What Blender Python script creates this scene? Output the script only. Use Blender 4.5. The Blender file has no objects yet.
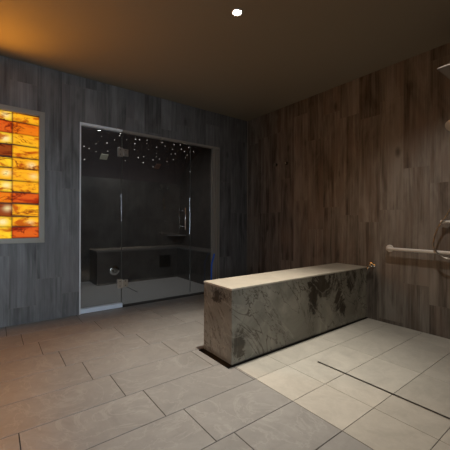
import bpy, bmesh, math, random
from mathutils import Vector, Matrix
random.seed(7)
S = bpy.context.scene
COL = S.collection

# ------------------------------------------------------------------ camera
cam = bpy.data.cameras.new('camera'); co = bpy.data.objects.new('camera', cam); COL.objects.link(co)
co.location = (0, 0, 1.1)
yaw = math.radians(37.164)
co.rotation_euler = (Matrix.Rotation(-yaw, 3, 'Z') @ Matrix.Rotation(math.radians(90), 3, 'X') @ Matrix.Rotation(math.radians(0.2), 3, 'Z')).to_euler()
cam.sensor_width = 36; cam.lens = 36 * 306.0 / 450
cam.shift_y = -(225 - 221.76) / 450
cam.clip_start = .02
S.camera = co
# ------------------------------------------------------------------ world, exposure
w = bpy.data.worlds.new('world'); S.world = w; w.use_nodes = True
w.node_tree.nodes['Background'].inputs[0].default_value = (.5, .45, .4, 1)
w.node_tree.nodes['Background'].inputs[1].default_value = 0.0
S.view_settings.view_transform = 'Standard'; S.view_settings.look = 'None'
S.view_settings.gamma = 1; S.view_settings.use_curve_mapping = False
S.view_settings.exposure = 0.0
# ------------------------------------------------------------------ lights: room lamps and added fill
D1, D2, H = 3.912, 3.438, 2.804
def spot(name, loc, power, color, angle=100, blend=.6, radius=.03, target=None):
    l = bpy.data.lights.new(name, 'SPOT'); l.energy = power; l.color = color
    l.spot_size = math.radians(angle); l.spot_blend = blend; l.shadow_soft_size = radius
    o = bpy.data.objects.new(name, l); COL.objects.link(o); o.location = loc
    if target: o.rotation_euler = (Vector(target) - Vector(loc)).to_track_quat('-Z', 'Y').to_euler()
    return o
# ceiling spots (the first is the one in the picture, the second washes the shower wall, the rest are added fill)
LIGHTS = [((1.574, 1.925), 255, (1, .93, .82), 70),
          ((2.42, .95), 58, (1, .94, .86), 118),
          ((1.55, .45), 20, (1, .95, .88), 100),
          ((-.55, 2.75), 8, (.75, .86, 1), 130),
          ((.1, .9), 6, (1, .92, .82), 130)]
for i, ((x, y), p, c, a) in enumerate(LIGHTS):
    spot('ceiling_spot', (x, y, H - .03), p, c, a, 1.0, .035)
# added cool fill behind the camera for the left wall; its source is a guess
dl = bpy.data.lights.new('cool_fill', 'AREA'); dl.shape = 'RECTANGLE'; dl.size = .9; dl.size_y = 1.7
dl.energy = 29; dl.color = (.70, .85, 1); dl.spread = math.radians(75)
do = bpy.data.objects.new('cool_fill', dl); COL.objects.link(do); do.location = (-.7, -1.78, 1.1)
do.rotation_euler = (Vector((-.1, 3.9, .35)) - Vector((-.7, -1.78, 1.1))).to_track_quat('-Z', 'Y').to_euler()
# backlight of the orange stone panel
al = bpy.data.lights.new('panel_glow', 'AREA'); al.shape = 'RECTANGLE'; al.size = .72; al.size_y = 1.28
al.energy = 36; al.color = (1, .36, .03)
ao = bpy.data.objects.new('panel_glow', al); COL.objects.link(ao)
ao.location = (.02, D1 - .012, 1.58); ao.rotation_euler = (math.radians(-90), 0, 0)
ul = bpy.data.lights.new('orange_ceiling_fill', 'AREA'); ul.shape = 'RECTANGLE'; ul.size = .7; ul.size_y = .02  # added orange fill for the ceiling glow, no strip on the panel
ul.energy = 4.2; ul.spread = math.radians(95); ul.color = (1, .38, .025)
uo = bpy.data.objects.new('orange_ceiling_fill', ul); COL.objects.link(uo); uo.location = (-.1, D1 - .03, 2.30)
uo.rotation_euler = Vector((0, -1, .62)).to_track_quat('-Z', 'Y').to_euler()
# two added fill spots hidden behind the header to brighten the steam room
spot('steam_room_fill', (1.0, 4.14, 2.50), 40, (.76, .88, 1), 150, .9, .05, (1.2, 5.6, 1.0))
spot('steam_room_fill', (2.3, 4.14, 2.50), 26, (1, .93, .86), 150, .9, .05, (2.3, 5.2, .3))

# ------------------------------------------------------------------ node helpers
class NG:
    def __init__(s, name, rough=.6, spec=.5, metal=0):
        s.m = bpy.data.materials.new(name); s.m.use_nodes = True; s.t = s.m.node_tree
        s.b = s.t.nodes['Principled BSDF']
        s.b.inputs['Roughness'].default_value = rough
        s.b.inputs['Metallic'].default_value = metal
        s.b.inputs['Specular IOR Level'].default_value = spec
    def n(s, typ, **k):
        o = s.t.nodes.new(typ)
        for a, v in k.items(): setattr(o, a, v)
        return o
    def put(s, sock, v):
        if hasattr(v, 'links') or isinstance(v, bpy.types.NodeSocket): s.t.links.new(v, sock)
        else: sock.default_value = v
    def math(s, op, a, b=0.0, c=0.0, clamp=False):
        o = s.n('ShaderNodeMath', operation=op); o.use_clamp = clamp
        s.put(o.inputs[0], a); s.put(o.inputs[1], b); s.put(o.inputs[2], c); return o.outputs[0]
    def pos(s):
        g = s.n('ShaderNodeNewGeometry'); x = s.n('ShaderNodeSeparateXYZ')
        s.t.links.new(g.outputs['Position'], x.inputs[0]); return x.outputs
    def vec(s, x, y, z=0.0):
        o = s.n('ShaderNodeCombineXYZ'); s.put(o.inputs[0], x); s.put(o.inputs[1], y); s.put(o.inputs[2], z); return o.outputs[0]
    def noise(s, v, scale=5, detail=3, rough=.55, dist=0.0):
        o = s.n('ShaderNodeTexNoise'); s.put(o.inputs['Vector'], v); s.put(o.inputs['Scale'], scale)
        o.inputs['Detail'].default_value = detail; o.inputs['Roughness'].default_value = rough
        o.inputs['Distortion'].default_value = dist; return o.outputs['Fac']
    def white(s, v):
        o = s.n('ShaderNodeTexWhiteNoise', noise_dimensions='3D'); s.put(o.inputs['Vector'], v); return o.outputs
    def ramp(s, f, stops):
        o = s.n('ShaderNodeValToRGB'); s.put(o.inputs[0], f); e = o.color_ramp.elements
        while len(e) < len(stops): e.new(.5)
        for el, (p, c) in zip(e, stops):
            el.position = p; el.color = (*c, 1) if len(c) == 3 else c
        return o.outputs[0]
    def mix(s, f, a, b, mode='MIX'):
        o = s.n('ShaderNodeMix', data_type='RGBA', blend_type=mode)
        s.put(o.inputs[0], f)
        for k, v in ((6, a), (7, b)):
            if isinstance(v, tuple) and len(v) == 3: v = (*v, 1)
            s.put(o.inputs[k], v)
        return o.outputs[2]
    def color(s, c):
        if isinstance(c, tuple): s.b.inputs['Base Color'].default_value = (*c, 1)
        else: s.t.links.new(c, s.b.inputs['Base Color'])
    def bump(s, h, strength=.3, dist=.005):
        o = s.n('ShaderNodeBump'); o.inputs['Strength'].default_value = strength; o.inputs['Distance'].default_value = dist
        s.put(o.inputs['Height'], h); s.t.links.new(o.outputs[0], s.b.inputs['Normal'])

def plain(name, c, rough=.5, metal=0, spec=.5, emit=None, strength=0):
    g = NG(name, rough, spec, metal); g.color(c)
    if emit:
        g.b.inputs['Emission Color'].default_value = (*emit, 1); g.b.inputs['Emission Strength'].default_value = strength
    return g.m

def wood_wall(name, axis, base, dark, light, rosy, width=.2455, length=1.2, phase=0.0, soft=0.0):
    """wood-look wall tiles set upright"""
    g = NG(name, .55, .35)
    P = g.pos(); u = P[axis]; z = P[2]
    uu = g.math('DIVIDE', g.math('ADD', u, phase), width)
    col = g.math('FLOOR', uu)
    off = g.math('MULTIPLY', g.white(g.vec(col, 3.1, 7.7))[0], 1.0)
    zz = g.math('ADD', g.math('DIVIDE', z, length), off)
    row = g.math('FLOOR', zz)
    W = g.white(g.vec(col, row, 1.3)); rnd = W[0]
    rx = g.math('MULTIPLY', rnd, 37.0)
    # printed boards inside every tile
    fu = g.math('FRACT', uu)
    sub = g.math('FLOOR', g.math('MULTIPLY', fu, g.math('ADD', 2.0, g.math('MULTIPLY', g.white(g.vec(row, col, 5.0))[0], 2.0))))
    sr = g.white(g.vec(g.math('ADD', col, g.math('MULTIPLY', sub, 17.0)), row, 9.0))[0]
    v1 = g.vec(g.math('ADD', g.math('MULTIPLY', u, 30.0), rx), g.math('MULTIPLY', z, 1.1), rx)
    streak = g.noise(v1, 1.0, 5, .65, .4)
    v2 = g.vec(g.math('ADD', g.math('MULTIPLY', u, 7.0), rx), g.math('MULTIPLY', z, 1.7), rx)
    blotch = g.noise(v2, 1.0, 3, .6, .8)
    v3 = g.vec(g.math('ADD', g.math('MULTIPLY', u, 90.0), rx), g.math('MULTIPLY', z, 3.0), rx)
    fine = g.noise(v3, 1.0, 3, .6)
    f = g.math('ADD', g.math('MULTIPLY', streak, .8), g.math('MULTIPLY', blotch, .7))
    f = g.math('ADD', f, g.math('MULTIPLY', g.math('SUBTRACT', rnd, .5), .16))
    f = g.math('ADD', f, g.math('MULTIPLY', g.math('SUBTRACT', sr, .5), .16))
    f = g.math('ADD', f, g.math('MULTIPLY', g.math('SUBTRACT', fine, .5), .25))
    c = g.ramp(g.math('SUBTRACT', f, .25), [(.25 - soft, dark), (.45, base), (.71 + soft, light)])
    rz = g.ramp(g.noise(g.vec(g.math('MULTIPLY', u, 5.0), g.math('MULTIPLY', z, 1.4), rx), 1.0, 2), [(.48, (0, 0, 0)), (.68, (.5, .5, .5))])
    c = g.mix(rz, c, rosy)
    # knots
    vo = g.n('ShaderNodeTexVoronoi'); g.put(vo.inputs['Vector'], g.vec(g.math('MULTIPLY', u, 3.4), g.math('MULTIPLY', z, 1.7), rx)); vo.inputs['Scale'].default_value = 1
    kn = g.ramp(vo.outputs['Distance'], [(.05, (.75, .75, .75)), (.13, (0, 0, 0))])
    c = g.mix(kn, c, dark)
    # joints
    ju = g.math('MINIMUM', fu, g.math('SUBTRACT', 1.0, fu))
    fz = g.math('FRACT', zz); jz = g.math('MINIMUM', fz, g.math('SUBTRACT', 1.0, fz))
    j = g.math('MAXIMUM', g.math('LESS_THAN', ju, .0016 / width), g.math('LESS_THAN', jz, .0016 / length))
    c = g.mix(g.math('MULTIPLY', j, .55), c, (.24, .21, .18))
    g.color(c)
    g.b.inputs['Roughness'].default_value = .5
    g.bump(streak, .25, .004)
    return g.m

def stone_tile(name, base, vein, rough=.45, spec=.4):
    g = NG(name, rough, spec)
    at = g.n('ShaderNodeAttribute', attribute_name='tone'); tone = at.outputs['Fac']
    P = g.pos(); t30 = g.math('MULTIPLY', tone, 40.0)
    v = g.vec(g.math('ADD', P[0], t30), P[1], t30)
    n1 = g.noise(v, 5, 5, .6, 1.2); n2 = g.noise(v, 45, 3, .6)
    lo = tuple(a * .86 for a in base); hi = tuple(min(1, a * 1.12) for a in base)
    c = g.ramp(g.math('ADD', g.math('MULTIPLY', n1, .8), g.math('MULTIPLY', n2, .2)), [(.3, lo), (.7, hi)])
    n3 = g.noise(v, 2.4, 6, .62, 1.6)
    rv = g.ramp(g.math('ABSOLUTE', g.math('SUBTRACT', n3, .5)), [(0, (.35, .35, .35)), (.02, (0, 0, 0))])
    c = g.mix(rv, c, vein)
    sh = g.math('ADD', .93, g.math('MULTIPLY', tone, .14))
    c = g.mix(1.0, c, g.vec(sh, sh, sh), 'MULTIPLY')
    g.color(c); g.put(g.b.inputs['Roughness'], g.math('ADD', rough - .06, g.math('MULTIPLY', n1, .14)))
    g.bump(n2, .12, .003)
    return g.m

M = {}
WB, WD, WL, WR = (.175, .152, .130), (.068, .055, .044), (.31, .28, .245), (.215, .155, .122)
M['wall_l'] = wood_wall('wood_look_tile_left', 0, (.150, .146, .140), (.075, .070, .066), (.24, .235, .228), (.145, .130, .130), phase=.11, soft=.03)  # same tile as the right wall, cool light put into its greyer colour
M['wall_r'] = wood_wall('wood_look_tile_right', 1, WB, WD, WL, WR, phase=.04)
M['ceiling'] = plain('brown_ceiling_paint', (.26, .23, .18), .9, spec=.1)
M['tile'] = stone_tile('grey_stone_tile', (.305, .295, .275), (.45, .435, .405))
M['tile_shower'] = stone_tile('beige_stone_tile', (.50, .47, .405), (.56, .53, .47))
M['grout'] = plain('dark_grout', (.035, .030, .026), .9)
M['grout_l'] = plain('light_grout', (.20, .175, .14), .9)
M['chrome'] = plain('chrome', (.75, .73, .70), .16, 1)
M['brushed'] = plain('brushed_steel', (.55, .52, .47), .35, 1)
M['dark_chrome'] = plain('dark_chrome', (.10, .10, .10), .25, .6)
M['alu'] = plain('light_aluminium', (.85, .85, .85), .4)
M['frame_tan'] = plain('tan_metal_frame', (.30, .27, .22), .5, .2)
M['bronze'] = plain('dull_bronze_profile', (.36, .32, .27), .45, .2)
M['white'] = plain('cream_coated_steel', (.86, .82, .76), .35)
M['black'] = plain('black_base', (.006, .004, .003), .5, spec=.15)
M['dark'] = plain('dark_slot', (.02, .017, .014), .5)
M['blue'] = plain('blue_rubber', (.03, .16, .75), .4)
M['steam_wall'] = None

def glass_mat():
    m = bpy.data.materials.new('tinted_glass'); m.use_nodes = True; t = m.node_tree; t.nodes.clear()
    out = t.nodes.new('ShaderNodeOutputMaterial'); mx = t.nodes.new('ShaderNodeMixShader')
    tr = t.nodes.new('ShaderNodeBsdfTransparent'); tr.inputs[0].default_value = (.80, .80, .79, 1)
    gl = t.nodes.new('ShaderNodeBsdfGlossy'); gl.inputs['Roughness'].default_value = .0
    fr = t.nodes.new('ShaderNodeFresnel'); fr.inputs[0].default_value = 1.5
    t.links.new(fr.outputs[0], mx.inputs[0]); t.links.new(tr.outputs[0], mx.inputs[1]); t.links.new(gl.outputs[0], mx.inputs[2])
    t.links.new(mx.outputs[0], out.inputs[0]); return m
M['glass'] = glass_mat()

def steam_mat():
    g = NG('dark_steam_room_tile', .35, .4)
    P = g.pos()
    n = g.noise(g.vec(P[0], P[1], P[2]), 3, 4, .6, .6)
    c = g.ramp(n, [(.3, (.060, .054, .050)), (.7, (.105, .096, .088))])
    s = g.math('ADD', P[0], P[1])
    ju = g.math('FRACT', g.math('DIVIDE', s, .6)); jz = g.math('FRACT', g.math('DIVIDE', P[2], .59))
    j = g.math('MAXIMUM', g.math('LESS_THAN', ju, .005), g.math('LESS_THAN', jz, .006))
    g.color(g.mix(g.math('MULTIPLY', j, .4), c, (.16, .15, .14))); return g.m
M['steam_wall'] = steam_mat()
M['steam_floor'] = plain('grey_steam_floor', (.44, .425, .41), .6)
M['steam_ceiling'] = plain('dark_mosaic_ceiling', (.105, .086, .084), .7, spec=.15)

def marble():
    g = NG('veined_bench_stone', .22, .5)
    P = g.pos()
    # face coordinate runs along the front and on round the end
    s = g.math('SUBTRACT', P[0], P[1]); z = P[2]
    v = g.vec(s, g.math('MULTIPLY', z, 1.0), g.math('MULTIPLY', P[1], .3))
    n1 = g.noise(v, 2.2, 5, .6, 1.0)
    c = g.ramp(n1, [(.28, (.125, .115, .090)), (.5, (.215, .200, .162)), (.75, (.36, .335, .27))])
    # brown clouds
    vc = g.vec(g.math('ADD', s, g.math('MULTIPLY', z, -.2)), g.math('MULTIPLY', z, .75), 4.0)
    n2 = g.noise(vc, 4.2, 9, .80, .8)
    def blob(cs, cz, ws, wz):
        a = g.math('DIVIDE', g.math('SUBTRACT', s, cs), ws); b = g.math('DIVIDE', g.math('SUBTRACT', z, cz), wz)
        return g.math('SUBTRACT', 1.0, g.math('ADD', g.math('MULTIPLY', a, a), g.math('MULTIPLY', b, b)), clamp=True)
    mm = 0.0
    for k in ((.78, .50, .34, .22), (1.02, .34, .14, .30), (1.28, .48, .14, .22), (.62, .36, .12, .2), (-.30, .14, .10, .24), (-.56, .50, .13, .09), (1.12, .20, .10, .14)):
        mm = g.math('MAXIMUM', mm, blob(*k))
    cl = g.ramp(g.math('ADD', n2, g.math('MULTIPLY', mm, .25)), [(.63, (0, 0, 0)), (.69, (.95, .95, .95))])
    c = g.mix(cl, c, g.ramp(n1, [(.35, (.024, .019, .012)), (.65, (.070, .055, .038))]))
    # thin wandering veins
    for k, (sc, th, seed, st) in enumerate(((1.3, .008, 1.7, .85), (2.0, .006, 8.3, .75), (.9, .010, 5.5, .3))):
        vv = g.vec(g.math('ADD', s, g.math('MULTIPLY', z, .5)), g.math('MULTIPLY', z, .6), seed)
        nn = g.noise(vv, sc * 1.3, 6, .62, .9)
        r = g.ramp(g.math('ABSOLUTE', g.math('SUBTRACT', nn, .5)), [(0, (st, st, st)), (th, (0, 0, 0))])
        c = g.mix(r, c, (.05, .036, .024) if k < 2 else (.42, .39, .33))
    g.color(c); return g.m
M['marble'] = marble()
M['bench_top'] = stone_tile('pale_bench_top', (.52, .47, .38), (.58, .53, .45), .35)

# ------------------------------------------------------------------ mesh helpers
def box(bm, x0, x1, y0, y1, z0, z1, bevel=0, seg=2):
    r = bmesh.ops.create_cube(bm, size=1)
    bmesh.ops.scale(bm, vec=(x1 - x0, y1 - y0, z1 - z0), verts=r['verts'])
    bmesh.ops.translate(bm, vec=((x0 + x1) / 2, (y0 + y1) / 2, (z0 + z1) / 2), verts=r['verts'])
    if bevel:
        es = list({e for v in r['verts'] for e in v.link_edges})
        bmesh.ops.bevel(bm, geom=es, offset=bevel, segments=seg, affect='EDGES', profile=.6)
def frame_dir(d):
    d = d.normalized(); a = Vector((0, 0, 1)) if abs(d.z) < .9 else Vector((1, 0, 0))
    u = d.cross(a).normalized(); return u, d.cross(u).normalized()
def tube(bm, pts, r, n=14, caps=True):
    """tube through points; r may be a list"""
    pts = [Vector(p) for p in pts]; rs = r if isinstance(r, (list, tuple)) else [r] * len(pts)
    rings = []; pu = None
    for i, p in enumerate(pts):
        d = pts[min(i + 1, len(pts) - 1)] - pts[max(i - 1, 0)]
        if pu is None: u, v = frame_dir(d)
        else:
            dn = d.normalized(); u = (pu - dn * pu.dot(dn)).normalized(); v = dn.cross(u)
        pu = u
        rings.append([bm.verts.new(p + (u * math.cos(2 * math.pi * k / n) + v * math.sin(2 * math.pi * k / n)) * rs[i]) for k in range(n)])
    for a, b in zip(rings, rings[1:]):
        for k in range(n): bm.faces.new((a[k], a[(k + 1) % n], b[(k + 1) % n], b[k]))
    if caps: bm.faces.new(rings[0]); bm.faces.new(rings[-1])
def lathe(bm, origin, axis, prof, n=28):
    """prof: (distance along axis, radius)"""
    o = Vector(origin); d = Vector(axis).normalized(); u, v = frame_dir(d); rings = []
    for t, r in prof:
        rings.append([bm.verts.new(o + d * t + (u * math.cos(2 * math.pi * k / n) + v * math.sin(2 * math.pi * k / n)) * max(r, 1e-4)) for k in range(n)])
    for a, b in zip(rings, rings[1:]):
        for k in range(n): bm.faces.new((a[k], a[(k + 1) % n], b[(k + 1) % n], b[k]))
    bm.faces.new(rings[0]); bm.faces.new(rings[-1])
def smooth_curve(ctrl, n=8):
    P = [Vector(p) for p in ctrl]; P = [P[0] * 2 - P[1]] + P + [P[-1] * 2 - P[-2]]; out = []
    for i in range(1, len(P) - 2):
        for k in range(n):
            t = k / n; a, b, c, d = P[i - 1], P[i], P[i + 1], P[i + 2]
            out.append(.5 * ((2 * b) + (c - a) * t + (2 * a - 5 * b + 4 * c - d) * t * t + (3 * b - a - 3 * c + d) * t ** 3))
    out.append(P[-2]); return out
def obj(name, bm, mat, parent=None, smooth=False, loc=None):
    bmesh.ops.recalc_face_normals(bm, faces=bm.faces)
    me = bpy.data.meshes.new(name)
    if loc is not None: bmesh.ops.translate(bm, vec=-Vector(loc), verts=bm.verts)
    bm.to_mesh(me); bm.free()
    if smooth:
        for p in me.polygons: p.use_smooth = True
        me.set_sharp_from_angle(angle=math.radians(40))
    if mat: me.materials.append(mat)
    o = bpy.data.objects.new(name, me); COL.objects.link(o)
    if loc is not None: o.location = loc
    if parent:
        o.parent = parent
        o.location = (Vector(loc) if loc is not None else Vector()) - root_loc(parent)
    return o
def root_loc(o):
    v = Vector(o.location)
    while o.parent: o = o.parent; v += Vector(o.location)
    return v
def thing(name, label, cat, loc, group=None):
    o = bpy.data.objects.new(name, None); COL.objects.link(o); o.location = loc; o.empty_display_size = .1
    o['label'] = label; o['category'] = cat
    if group: o['group'] = group
    return o
def tag(o, label, cat, group=None):
    o['label'] = label; o['category'] = cat
    if group: o['group'] = group
    return o
def struct(name, bm, mat, **k):
    o = obj(name, bm, mat, **k); o['kind'] = 'structure'; return o
def B(*a, **k):
    bm = bmesh.new(); box(bm, *a, **k); return bm

# ------------------------------------------------------------------ room shell
X0, Y0 = -2.3, -1.8
OX0, OX1, OZ = .812, 2.845, 2.27            # opening of the steam room in the left wall
T = .13
bm = bmesh.new()
box(bm, X0 - .1, OX0, D1, D1 + T, -.02, H)
box(bm, OX1, D2 + .12, D1, D1 + T, -.02, H)
box(bm, OX0, OX1, D1, D1 + T, OZ, H)
struct('wall_left', bm, M['wall_l'])
struct('wall_right', B(D2, D2 + .12, Y0 - .1, D1, -.02, H), M['wall_r'])
struct('wall_rear', B(X0 - .12, X0, Y0 - .1, D1, -.02, H), M['wall_r'])
struct('wall_front', B(X0, D2, Y0 - .12, Y0, -.02, H), M['wall_l'])
struct('ceiling', B(X0 - .1, D2 + .12, Y0 - .12, D1 + T, H, H + .1), M['ceiling'])

# floor: real tiles with joints. Rows .3335 deep, tiles .673 long, each row stepped by a sixth
def tile_floor(bm, lay, x0, x1, y0, y1, tone, g=.0022):
    if x1 - x0 < .012 or y1 - y0 < .012: return
    x0 += g; x1 -= g; y0 += g; y1 -= g; c = .0012
    vs = [bm.verts.new(p) for p in ((x0, y0, -.006), (x1, y0, -.006), (x1, y1, -.006), (x0, y1, -.006),
          (x0, y0, -c), (x1, y0, -c), (x1, y1, -c), (x0, y1, -c), (x0 + c, y0 + c, 0), (x1 - c, y0 + c, 0), (x1 - c, y1 - c, 0), (x0 + c, y1 - c, 0))]
    fs = []
    for a in (0, 4):
        for k in range(4): fs.append(bm.faces.new([vs[a + k], vs[a + (k + 1) % 4], vs[a + 4 + (k + 1) % 4], vs[a + 4 + k]]))
    fs.append(bm.faces.new(vs[8:12]))
    for f in fs: f[lay] = tone
def finish_tiles(name, bm, lay, mat):
    me_t = [f[lay] for f in bm.faces]
    o = obj(name, bm, mat)
    a = o.data.attributes.new('tone', 'FLOAT', 'FACE')
    a.data.foreach_set('value', me_t); o['kind'] = 'structure'; return o
GX = 1.471; YB = 1.911; RP = .3335
bm = bmesh.new(); lay = bm.faces.layers.float.new('t')
for k in range(-12, 7):
    y0, y1 = YB + RP * k, YB + RP * (k + 1)
    if y1 < Y0: continue
    y0 = max(y0, Y0); y1 = min(y1, D1)
    xe = GX if k < 0 else D2
    st = .67 - .1125 * k
    x = st - .673 * math.ceil((st - X0) / .673)
    while x < xe:
        tile_floor(bm, lay, max(x, X0), min(x + .673, xe), y0, y1, random.random())
        x += .673
floor = finish_tiles('floor', bm, lay, M['tile'])
bm = bmesh.new(); lay = bm.faces.layers.float.new('t')
for k in range(-12, 0):
    y0, y1 = YB + RP * k, YB + RP * (k + 1)
    if y1 < Y0: continue
    y0 = max(y0, Y0); xs = [GX, 1.801, 2.49, 3.165, D2]
    for a, b in zip(xs, xs[1:]): tile_floor(bm, lay, a, b, y0, y1, random.random(), .0014)
finish_tiles('floor_shower', bm, lay, M['tile_shower'])
struct('floor_grout', B(X0 - .1, D2 + .1, Y0 - .1, D1 + T, -.05, -.0022), M['grout'])

struct('trim_1', B(D2 - .009, D2 - .0005, D1 - .009, D1 - .0005, .001, H - .001), M['bronze'])
# steam room behind the glass
SX0, SX1, SY0, SY1 = .70, 3.27, D1 + T, 5.97
def vault_z(y):
    q = min(1, max(0, (y - 4.05) / 1.94)); return 1.80 + .82 * math.sqrt(max(0, 1 - q * q))
struct('floor_steam_room', B(SX0 - .1, SX1 + .1, SY0, SY1 + .1, -.06, 0), M['steam_floor'])
struct('wall_steam_room_far', B(SX0 - .1, SX1 + .1, SY1, SY1 + .1, 0, 2.75), M['steam_wall'])
struct('wall_steam_room_left', B(SX0 - .1, SX0, SY0, SY1, 0, 2.75), M['steam_wall'])
struct('wall_steam_room_right', B(SX1, SX1 + .1, SY0, SY1, 0, 2.75), M['steam_wall'])
bm = bmesh.new(); N = 40
ys = [SY0 + (SY1 - SY0) * math.sin(math.pi / 2 * k / N) for k in range(N + 1)]
lo = [[bm.verts.new((x, y, vault_z(y))) for y in ys] for x in (SX0, SX1)]
hi = [[bm.verts.new((x, y, vault_z(y) + .06)) for y in ys] for x in (SX0, SX1)]
for k in range(N):
    bm.faces.new((lo[0][k], lo[1][k], lo[1][k + 1], lo[0][k + 1])); bm.faces.new((hi[0][k], hi[0][k + 1], hi[1][k + 1], hi[1][k]))
    for s in (0, 1): bm.faces.new((lo[s][k], lo[s][k + 1], hi[s][k + 1], hi[s][k]))
for k in (0, N): bm.faces.new((lo[0][k], lo[1][k], hi[1][k], hi[0][k]))
struct('ceiling_steam_room', bm, M['steam_ceiling'], smooth=True)

# L shaped seat in the steam room
seat = thing('steam_room_bench', 'dark stone built-in bench seen through the glass along the far wall', 'bench', (2.3, 5.6, 0))
bm = bmesh.new(); box(bm, 1.41, SX1 - .003, 5.45, SY1 - .003, 0, .565); box(bm, 2.93, SX1 - .003, SY0 + .02, 5.45, 0, .565)
obj('base', bm, M['steam_wall'], seat)
bm = bmesh.new(); box(bm, 1.40, SX1 - .003, 5.44, SY1 - .003, .565, .59, .004); box(bm, 2.92, SX1 - .003, SY0 + .02, 5.44, .565, .59, .004)
obj('seat_slab', bm, plain('grey_seat_slab', (.15, .14, .13), .4), seat)
bm = bmesh.new(); box(bm, 2.55, 2.78, 5.438, 5.452, .22, .45, .004)
obj('access_panel', bm, M['dark'], seat)['label'] = 'square dark panel'

# ------------------------------------------------------------------ glass enclosure
GY = 3.955
enc = thing('glass_door_enclosure', 'dark glass steam room front with a door, two side panels and slim metal frame', 'glass door', (1.83, GY, 0))
def pane(name, x0, x1, z0, z1): return obj(name, B(x0, x1, GY - .005, GY + .005, z0, z1), M['glass'], enc)
pane('glass_panel', OX0 + .02, 1.318, .062, OZ - .02)
door = pane('glass_door_leaf', 1.326, 2.340, .012, OZ - .03)
pane('glass_panel', 2.348, OX1 - .118, .012, OZ - .02)
for nm, a in (('edge_trim', (1.3175, 1.3265)), ('edge_trim', (2.3395, 2.3485))):
    obj(nm, B(a[0], a[1], GY - .008, GY - .006, .05, OZ - .03), plain('clear_seal', (.09, .09, .08), .9, spec=.05), enc)
bm = bmesh.new(); box(bm, OX0, OX0 + .013, D1 - .012, GY + .012, .0, OZ, .002)
obj('side_channel', bm, M['alu'], enc)['label'] = 'bright narrow aluminium side channel'
bm = bmesh.new(); box(bm, OX0 + .013, 1.312, D1 - .010, D1 + .055, OZ - .028, OZ - .001, .003); box(bm, OX0 + .013, 1.312, D1 - .014, D1 - .0105, OZ - .010, OZ - .001)
obj('header_channel', bm, M['alu'], enc)
bm = bmesh.new(); box(bm, 1.312, OX1, D1 - .010, D1 + .055, OZ - .028, OZ - .001, .003); box(bm, 1.312, OX1, D1 - .014, D1 - .0105, OZ - .010, OZ - .001)
obj('header_channel', bm, M['bronze'], enc)['label'] = 'dull bronze header channel'
bm = bmesh.new(); box(bm, OX0 + .013, 1.324, D1 - .004, GY + .012, .002, .056, .004)
obj('bottom_channel', bm, plain('pale_blue_grey_aluminium', (.82, .88, .95), .4), enc)
bm = bmesh.new(); xr = OX1
box(bm, xr - .022, xr - .001, D1 - .018, D1 + .06, .001, OZ - .001, .003)
box(bm, xr - .045, xr - .024, D1 + .012, D1 + .06, .001, OZ - .029, .003)
box(bm, xr - .060, xr - .046, D1 + .000, D1 + .06, .001, OZ - .029, .003)
box(bm, xr - .100, xr - .061, D1 + .020, D1 + .06, .001, OZ - .029, .003)
box(bm, xr - .118, xr - .101, D1 + .005, D1 + .06, .001, OZ - .029, .003)
obj('side_post', bm, M['bronze'], enc)['label'] = 'grooved dull bronze side post'
for zc in (1.99, .30):
    bm = bmesh.new()
    for s in (-1, 1):
        y = GY + s * .011
        box(bm, 1.268, 1.333, y - .005, y + .005, zc - .058, zc + .058, .002)
        box(bm, 1.339, 1.404, y - .005, y + .005, zc - .046, zc + .046, .002)
    tube(bm, [(1.336, GY - .012, zc - .044), (1.336, GY - .012, zc + .044)], .008)
    hg = obj('hinge', bm, M['brushed'], enc)
    for x in (1.30, 1.37):
        for z in (zc - .028, zc + .028):
            bm = bmesh.new(); lathe(bm, (x, GY - .0155, z), (0, -1, 0), [(0, .006), (.003, .006), (.004, .003)], 12)
            obj('screw', bm, M['dark'], hg)
bm = bmesh.new(); hx = 2.215; z0, z1 = .985, 1.30
for y in (GY - .085, GY + .085): lathe(bm, (hx, y, z0), (0, 0, 1), [(0, .007), (.003, .0095), (z1 - z0 - .003, .0095), (z1 - z0, .007)], 18)
for z in (z0 + .045, z1 - .045): tube(bm, [(hx, GY - .085, z), (hx, GY + .085, z)], .007)
obj('pull_handle', bm, M['chrome'], door, smooth=True)

# star lights in the vault
STARPOS = [(x, y) for x, y in [(1.395, 5.151),(1.204, 5.482),(1.291, 5.52),(1.368, 5.38),(1.417, 5.572),(1.526, 5.311),(1.601, 5.522),(1.274, 5.762),(1.612, 5.189),(1.637, 4.963),(1.646, 5.037),(1.792, 5.124),(1.925, 5.06),(1.992, 5.055),(1.966, 5.204),(2.159, 5.141),(2.116, 5.03),(2.028, 5.382),(1.76, 5.379),(1.767, 5.486),(1.969, 5.691),(2.175, 5.577),(2.262, 5.536),(2.317, 5.683),(2.394, 5.023),(2.503, 5.127),(2.374, 5.204),(2.268, 5.32),(2.463, 5.399),(2.504, 5.488),(2.584, 5.54),(2.474, 5.586),(2.773, 5.587),(2.874, 5.499),(2.745, 5.352),(2.82, 5.323),(2.688, 5.185),(2.632, 5.024),(2.544, 5.745),(2.747, 4.992),(2.848, 5.136),(2.95, 5.197),(3.075, 5.305),(3.085, 5.394),(3.126, 5.153),(2.945, 5.03)]]
sm = plain('star_light_glow', (.9, .9, .9), .4, emit=(1, .93, .85), strength=1.1)
bm = bmesh.new(); bmesh.ops.create_icosphere(bm, subdivisions=2, radius=.006)
star0 = obj('star_light', bm, sm)
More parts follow.
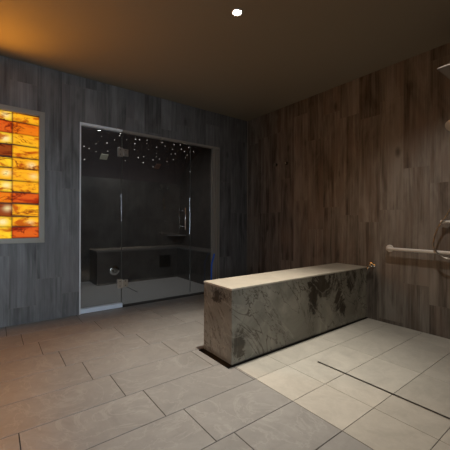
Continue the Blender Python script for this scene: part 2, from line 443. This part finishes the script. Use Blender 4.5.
for i, (x, y) in enumerate(STARPOS):
    o = star0 if i == 0 else star0.copy()
    if i: COL.objects.link(o)
    o.location = (x, y, vault_z(y) - .003); s = random.choice((.65, .85, 1.1, 1.35)); o.scale = (s, s, s)
    tag(o, 'tiny white fibre optic star light in the dark steam room ceiling', 'ceiling light', 'star lights over the steam room')

# steam room fittings
t = thing('steam_outlet', 'round chrome steam outlet low on the bench front behind the left glass panel', 'steam outlet', (1.70, 5.45, .24))
bm = bmesh.new(); lathe(bm, (1.70, 5.45, .24), (0, -1, 0), [(0, .085), (.006, .085), (.014, .07), (.016, .045)], 32); obj('cover_plate', bm, M['chrome'], t, smooth=True)
bm = bmesh.new(); lathe(bm, (1.70, 5.436, .24), (0, -1, 0), [(0, .04), (.03, .038), (.045, .028), (.048, .01)], 24); tube(bm, [(1.66, 5.41, .265), (1.75, 5.40, .215)], .009, 10); obj('nozzle', bm, M['brushed'], t, smooth=True)
bm = bmesh.new(); vs = []
for z in (.80, .815):
    vs.append([bm.verts.new((SX1 - .002, SY1 - .002, z))] + [bm.verts.new((SX1 - .002 - .30 * math.cos(a) , SY1 - .002 - .30 * math.sin(a), z)) for a in [math.pi / 2 * k / 8 for k in range(9)]])
bm.faces.new(vs[0]); bm.faces.new(vs[1][::-1])
for k in range(10): bm.faces.new((vs[0][k], vs[0][(k + 1) % 10], vs[1][(k + 1) % 10], vs[1][k]))
tag(obj('corner_shelf', bm, plain('grey_stone_shelf', (.2, .19, .18), .4)), 'small grey corner shelf in the far corner of the steam room', 'shelf')
for x, z, lb in ((2.79, 1.78, 'left of the two small chrome hooks on the steam room far wall'), (2.98, 1.815, 'right of the two small chrome hooks on the steam room far wall')):
    bm = bmesh.new(); lathe(bm, (x, SY1, z), (0, -1, 0), [(0, .02), (.006, .02), (.008, .008), (.035, .007), (.037, .014), (.045, .014), (.047, .008)], 18)
    tag(obj('wall_hook', bm, M['chrome'], smooth=True, loc=(x, SY1, z)), lb, 'hook', 'steam room hooks')
tag(obj('floor_drain', B(1.785, 1.80, 4.62, 5.10, -.001, .003), M['dark']), 'thin dark drain slot in the grey steam room floor behind glass', 'drain')
for xv, yv, hw, lb in ((1.574, 5.656, .062, 'small beige square added for a ghost reflection in the left glass panel'), (2.631, 5.722, .050, 'small dark brown square added for a ghost reflection in the glass door')):
    bm = bmesh.new(); za, zb = vault_z(yv - .06), vault_z(yv + .06); sl = math.atan2(zb - za, .12)  # flat squares added on the vault in place of ghost reflections
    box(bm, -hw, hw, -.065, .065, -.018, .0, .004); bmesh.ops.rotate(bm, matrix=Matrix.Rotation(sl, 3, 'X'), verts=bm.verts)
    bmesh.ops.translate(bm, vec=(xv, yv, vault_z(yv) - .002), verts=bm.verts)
    tag(obj('ghost_plate', bm, plain('beige_ghost', (.62, .56, .42), .5) if hw > .06 else plain('brown_ghost', (.22, .12, .09), .5), loc=(xv, yv, vault_z(yv) - .02)), lb, 'ghost reflection')

# ------------------------------------------------------------------ light panel
lp = thing('backlit_stone_panel', 'glowing orange backlit stone block panel in a tan frame on the left wall', 'light panel', (-.07, D1, .874))
PX0, PX1, PZ0, PZ1 = -.570, .401, .918, 2.245
bm = bmesh.new(); FW = .054
for a in ((PX0 - FW, PX0, PZ0 - FW, PZ1 + FW), (PX1, PX1 + FW, PZ0 - FW, PZ1 + FW), (PX0, PX1, PZ0 - FW, PZ0), (PX0, PX1, PZ1, PZ1 + FW)):
    box(bm, a[0], a[1], D1 - .022, D1 + .0, a[2], a[3], .003)
obj('frame', bm, M['frame_tan'], lp)
def glow_mat():
    g = NG('backlit_stone', .6, .1)
    at = g.n('ShaderNodeAttribute', attribute_name='glow'); P = g.pos()
    v = g.vec(P[0], g.math('MULTIPLY', P[2], 2.2), 3.0)
    n = g.noise(v, 3.5, 7, .66, 1.2)
    msk = g.ramp(g.noise(v, 4, 3, .6), [(.46, (0, 0, 0)), (.56, (1, 1, 1))])
    vein = g.ramp(g.math('ABSOLUTE', g.math('SUBTRACT', n, .46)), [(0, (.12, .03, .01)), (.02, (.6, .4, .3)), (.05, (1, 1, 1))])
    n2 = g.noise(v, 5, 4, .6, .5)
    cloud = g.ramp(n2, [(.36, (.55, .22, .12)), (.47, (1, .9, .8)), (.7, (1.0, 1.15, 1.0))])
    c = g.mix(msk, at.outputs['Color'], vein, 'MULTIPLY'); c = g.mix(1.0, c, cloud, 'MULTIPLY')
    g.color((.05, .02, .008)); g.t.links.new(c, g.b.inputs['Emission Color']); g.b.inputs['Emission Strength'].default_value = 1.0
    return g.m
cuts = [2.245, 2.150, 2.024, 1.905, 1.772, 1.660, 1.525, 1.410, 1.289, 1.153, 1.045, .918]
Y_, A_, O_, R_, D_ = (1.0, .64, .025), (1.0, .48, .015), (.85, .20, .006), (.72, .11, .010), (.28, .05, .006)
lcol = [Y_, R_, Y_, D_, Y_, A_, Y_, O_, D_, Y_, Y_]
rcol = [A_, O_, A_, A_, A_, A_, A_, R_, A_, A_, R_]
xs = [PX0, -.328, -.085, .158, PX1]
spots = [(.10, 2.20, .9), (.10, 1.955, 1.0), (.33, 1.70, 1.0), (.11, 1.60, .9), (.35, 1.585, .6), (.11, 1.47, .9), (.12, 1.23, .8), (.08, 1.09, 1.2), (.32, 1.08, .7),
         (-.2, 2.1, 1), (-.3, 1.7, 1), (-.15, 1.35, 1), (-.4, 1.2, 1), (-.45, 1.9, 1)]
bm = bmesh.new(); cl = bm.verts.layers.float_color.new('glow')
for ci in range(4):
    for ri in range(11):
        x0, x1 = xs[ci] + .002, xs[ci + 1] - .002; z1, z0 = cuts[ri], cuts[ri + 1]
        base = (rcol if ci == 3 else lcol)[ri] if ci > 1 else random.choice((Y_, A_, A_, O_, R_))
        wob = [random.uniform(-.010, .004) for _ in range(4)]
        nx, nz = 16, 8; G = []
        th = random.uniform(.0, .006)
        for i in range(nx + 1):
            row = []
            for j in range(nz + 1):
                u, v_ = i / nx, j / nz
                x = x0 + (x1 - x0) * u
                zb = z0 + .003 + wob[0] * (1 - u) + wob[1] * u; zt = z1 - .003 + wob[2] * (1 - u) + wob[3] * u
                z = zb + (zt - zb) * v_
                e = min(u, 1 - u) * (x1 - x0); ez = min(v_, 1 - v_) * (z1 - z0)
                rim = min(1, e / .012) * min(1, ez / .012)
                y = D1 - .004 - th * 0 - .008 * rim ** .5
                vt = bm.verts.new((x, y, z))
                g = sum(a * math.exp(-(((x - sx) / .035) ** 2 + ((z - sz) / .028) ** 2)) for sx, sz, a in spots)
                k = .35 + .65 * min(1, e / .02 + .3) * min(1, ez / .02 + .2)
                c = [base[0] * k, base[1] * k, base[2] * k]
                wht = (1.0, .85, .45)
                g = min(1, g); c = [a * (1 - g) + b * g for a, b in zip(c, wht)]
                vt[cl] = (*c, 1); row.append(vt)
            G.append(row)
        for i in range(nx):
            for j in range(nz): bm.faces.new((G[i][j], G[i + 1][j], G[i + 1][j + 1], G[i][j + 1]))
obj('stone_blocks', bm, glow_mat(), lp, smooth=False)
obj('backing', B(PX0, PX1, D1 - .003, D1 - .001, PZ0, PZ1), plain('amber_backing', (.12, .03, .01), .6), lp)

# ------------------------------------------------------------------ shower bench
BX, BY, BD, BZ = 1.449, 1.823, .385, .59
bn = thing('stone_bench', 'long stone bench clad in brown-veined grey marble beside the shower', 'bench', (2.44, BY + BD / 2, 0))
bm = bmesh.new()
box(bm, BX, D2 - .001, BY, BY + BD, .007, BZ - .014, .0015, 1)
obj('body', bm, M['marble'], bn)
bm = bmesh.new(); lay = bm.faces.layers.float.new('t')
xs_ = [BX - .004, 2.11, 2.78, D2 - .001]
for a, b in zip(xs_, xs_[1:]):
    box(bm, a + .0008, b - .0008, BY - .004, BY + BD + .002, BZ - .0135, BZ, .0015, 1)
tp = obj('top_slab', bm, M['bench_top'], bn); a = tp.data.attributes.new('tone', 'FLOAT', 'FACE'); a.data.foreach_set('value', [.5] * len(tp.data.polygons))
obj('base_trim', B(1.405, D2 - .002, 1.806, BY + BD + .01, .0005, .0065, bevel=.001, seg=1), M['black'], bn)['label'] = 'glossy black base plate'

# linear drain
dr = thing('linear_drain', 'long narrow black slot drain in the beige shower floor', 'drain', (2.04, .7, 0))
obj('slot', B(2.034, 2.047, -.1, 1.476, .0002, .0018), M['dark'], dr)
bm = bmesh.new(); box(bm, 2.031, 2.0335, -.1, 1.479, .0002, .0022); box(bm, 2.0475, 2.050, -.1, 1.479, .0002, .0022)
obj('edge', bm, M['brushed'], dr)

# ------------------------------------------------------------------ fittings on the right wall
gb = thing('grab_bar', 'cream horizontal grab bar fixed low on the wood-look shower wall', 'grab bar', (D2, 1.1, .82))
bm = bmesh.new(); gx = D2 - .062; gz = .817
ctl = [(D2 - .004, 1.566, gz), (D2 - .03, 1.566, gz), (gx + .012, 1.562, gz), (gx + .002, 1.55, gz), (gx, 1.53, gz), (gx, 1.2, gz), (gx, .74, gz), (gx + .002, .72, gz), (gx + .012, .708, gz), (D2 - .03, .704, gz), (D2 - .004, .704, gz)]
tube(bm, smooth_curve(ctl, 4), .0165, 18); obj('bar', bm, M['white'], gb, smooth=True)
for y in (1.566, .704):
    bm = bmesh.new(); lathe(bm, (D2 - .001, y, gz), (-1, 0, 0), [(0, .040), (.006, .040), (.011, .034), (.013, .018)], 28); obj('flange', bm, M['white'], gb, smooth=True)
for y, z, lb in ((3.242, 1.967, 'left chrome robe hook, the one nearer the glass door'), (3.037, 1.962, 'right chrome robe hook, the one farther from the glass door')):
    t = thing('robe_hook', lb, 'hook', (D2, y, z), 'robe hooks on the right wall')
    bm = bmesh.new(); lathe(bm, (D2 - .001, y, z), (-1, 0, 0), [(0, .024), (.005, .024), (.008, .018), (.009, .008)], 20); obj('base', bm, M['dark_chrome'], t, smooth=True)
    bm = bmesh.new(); lathe(bm, (D2 - .01, y, z), (-1, 0, 0), [(0, .008), (.022, .007), (.026, .015), (.036, .017), (.040, .012)], 20); obj('peg', bm, M['chrome'], t, smooth=True)
# small tap
t = thing('wall_tap', 'small chrome tap on the wall just above the bench end', 'tap', (D2, 1.745, .615))
bm = bmesh.new(); lathe(bm, (D2 - .001, 1.745, .615), (-1, 0, 0), [(0, .026), (.005, .026), (.009, .014), (.050, .013), (.055, .016), (.070, .016), (.073, .010)], 22); obj('body', bm, M['chrome'], t, smooth=True)
bm = bmesh.new(); tube(bm, smooth_curve([(D2 - .045, 1.745, .612), (D2 - .055, 1.765, .600), (D2 - .062, 1.782, .578), (D2 - .064, 1.785, .560)], 5), .010, 14); obj('spout', bm, M['chrome'], t, smooth=True)
bm = bmesh.new(); tube(bm, [(D2 - .060, 1.748, .625), (D2 - .062, 1.748, .650)], .006, 12); tube(bm, [(D2 - .062, 1.752, .650), (D2 - .064, 1.73, .646), (D2 - .066, 1.69, .622)], [.007, .007, .010], 12); obj('lever', bm, M['chrome'], t, smooth=True)
# blue hose end by the door post
bm = bmesh.new(); tube(bm, smooth_curve([(2.735, 3.885, .60), (2.722, 3.872, .57), (2.690, 3.862, .50), (2.672, 3.86, .43), (2.668, 3.86, .2), (2.670, 3.86, .03), (2.70, 3.80, .013), (2.80, 3.74, .013), (2.95, 3.74, .013), (3.05, 3.82, .013)], 6), .0125, 12)
tag(obj('blue_hose', bm, M['blue'], smooth=True), 'blue rubber hose leaning upright by the glass door post behind the bench', 'hose')

# shower set
rs = thing('rain_shower_head', 'square flat chrome rain shower head high on the right wall', 'shower head', (D2, .80, 2.38))
bm = bmesh.new(); box(bm, 2.886, 3.186, .649, .949, 2.35, 2.362, .003); obj('head', bm, plain('satin_steel_head', (.26, .23, .20), .35, .7), rs)
obj('spray_face', B(2.896, 3.176, .659, .939, 2.3475, 2.3498), plain('grey_spray_face', (.30, .27, .24), .55), rs)
bm = bmesh.new(); tube(bm, smooth_curve([(D2 - .004, .80, 2.42), (D2 - .2, .80, 2.42), (3.08, .80, 2.42), (3.045, .80, 2.41), (3.036, .80, 2.385), (3.036, .80, 2.362)], 5), .011, 14); lathe(bm, (D2 - .001, .80, 2.42), (-1, 0, 0), [(0, .03), (.006, .03), (.010, .014)], 24)
obj('arm', bm, M['chrome'], rs, smooth=True)
hs = thing('hand_shower', 'chrome hand shower on a rail at the right edge with looping hose', 'hand shower', (D2 - .06, .93, 1.3))
bm = bmesh.new(); tube(bm, [(D2 - .055, .93, 1.22), (D2 - .055, .93, 2.12)], .010, 14)
for z in (1.25, 2.08): tube(bm, [(D2 - .001, .93, z), (D2 - .055, .93, z)], [.018, .012], 14)
obj('rail', bm, M['chrome'], hs, smooth=True)
bm = bmesh.new(); box(bm, D2 - .085, D2 - .040, .905, .955, 1.86, 1.92, .008); obj('slider', bm, M['chrome'], hs)
bm = bmesh.new(); tube(bm, smooth_curve([(D2 - .095, .935, 1.80), (D2 - .10, .94, 1.88), (D2 - .115, .955, 1.96), (D2 - .13, .975, 2.00)], 5), [.011] * 6 + [.013] * 10, 14)
lathe(bm, (D2 - .12, .965, 1.985), (-.75, .25, -.55), [(-.012, .025), (-.006, .048), (.006, .056), (.018, .056), (.022, .050)], 30)
obj('spray_head', bm, plain('pale_spray_head', (.62, .56, .48), .3, .4), hs, smooth=True)
bm = bmesh.new(); tube(bm, smooth_curve([(D2 - .095, .935, 1.80), (D2 - .09, .94, 1.60), (D2 - .08, .955, 1.35), (D2 - .075, 1.01, 1.19), (D2 - .07, 1.085, 1.07), (D2 - .075, 1.125, .94), (D2 - .088, 1.120, .86), (D2 - .088, 1.075, .795), (D2 - .085, 1.01, .765), (D2 - .075, .95, .79), (D2 - .06, .92, .90), (D2 - .045, .92, 1.02)], 7), .0065, 12)
obj('hose', bm, plain('steel_hose', (.42, .38, .33), .3, .9), hs, smooth=True)
mx = thing('shower_mixer', 'shower mixer valve with pale horizontal lever above the grab bar', 'shower valve', (D2, .93, 1.105))
bm = bmesh.new(); lathe(bm, (D2 - .001, .93, 1.105), (-1, 0, 0), [(0, .075), (.006, .075), (.012, .06), (.014, .032), (.05, .030), (.056, .024)], 30); obj('body', bm, M['chrome'], mx, smooth=True)
bm = bmesh.new(); tube(bm, [(D2 - .05, .93, 1.105), (D2 - .05, 1.05, 1.108), (D2 - .05, 1.062, 1.108), (D2 - .05, 1.078, 1.108)], [.012, .012, .017, .015], 16); obj('lever', bm, M['white'], mx, smooth=True)

# ------------------------------------------------------------------ ceiling downlights (trim ring + lamp face); only the one in view is modelled
for (x, y), p, c, a in LIGHTS[:1]:
    t = thing('recessed_downlight', 'small round bright recessed downlight in the brown ceiling', 'ceiling light', (x, y, H))
    bm = bmesh.new(); n = 32; P = [(.044, -.0005), (.044, -.006), (.034, -.008), (.030, -.004), (.030, -.0005)]
    R = [[bm.verts.new((x + r * math.cos(2 * math.pi * k / n), y + r * math.sin(2 * math.pi * k / n), H + z)) for k in range(n)] for r, z in P]
    for q, r in zip(R, R[1:]):
        for k in range(n): bm.faces.new((q[k], q[(k + 1) % n], r[(k + 1) % n], r[k]))
    obj('trim_ring', bm, M['white'], t, smooth=True)
    bm = bmesh.new(); lathe(bm, (x, y, H - .0005), (0, 0, -1), [(0, .029), (.003, .029)], 32)
    obj('lens', bm, plain('lamp_lens', (.9, .9, .9), .4, emit=(1, .97, .92), strength=60), t)
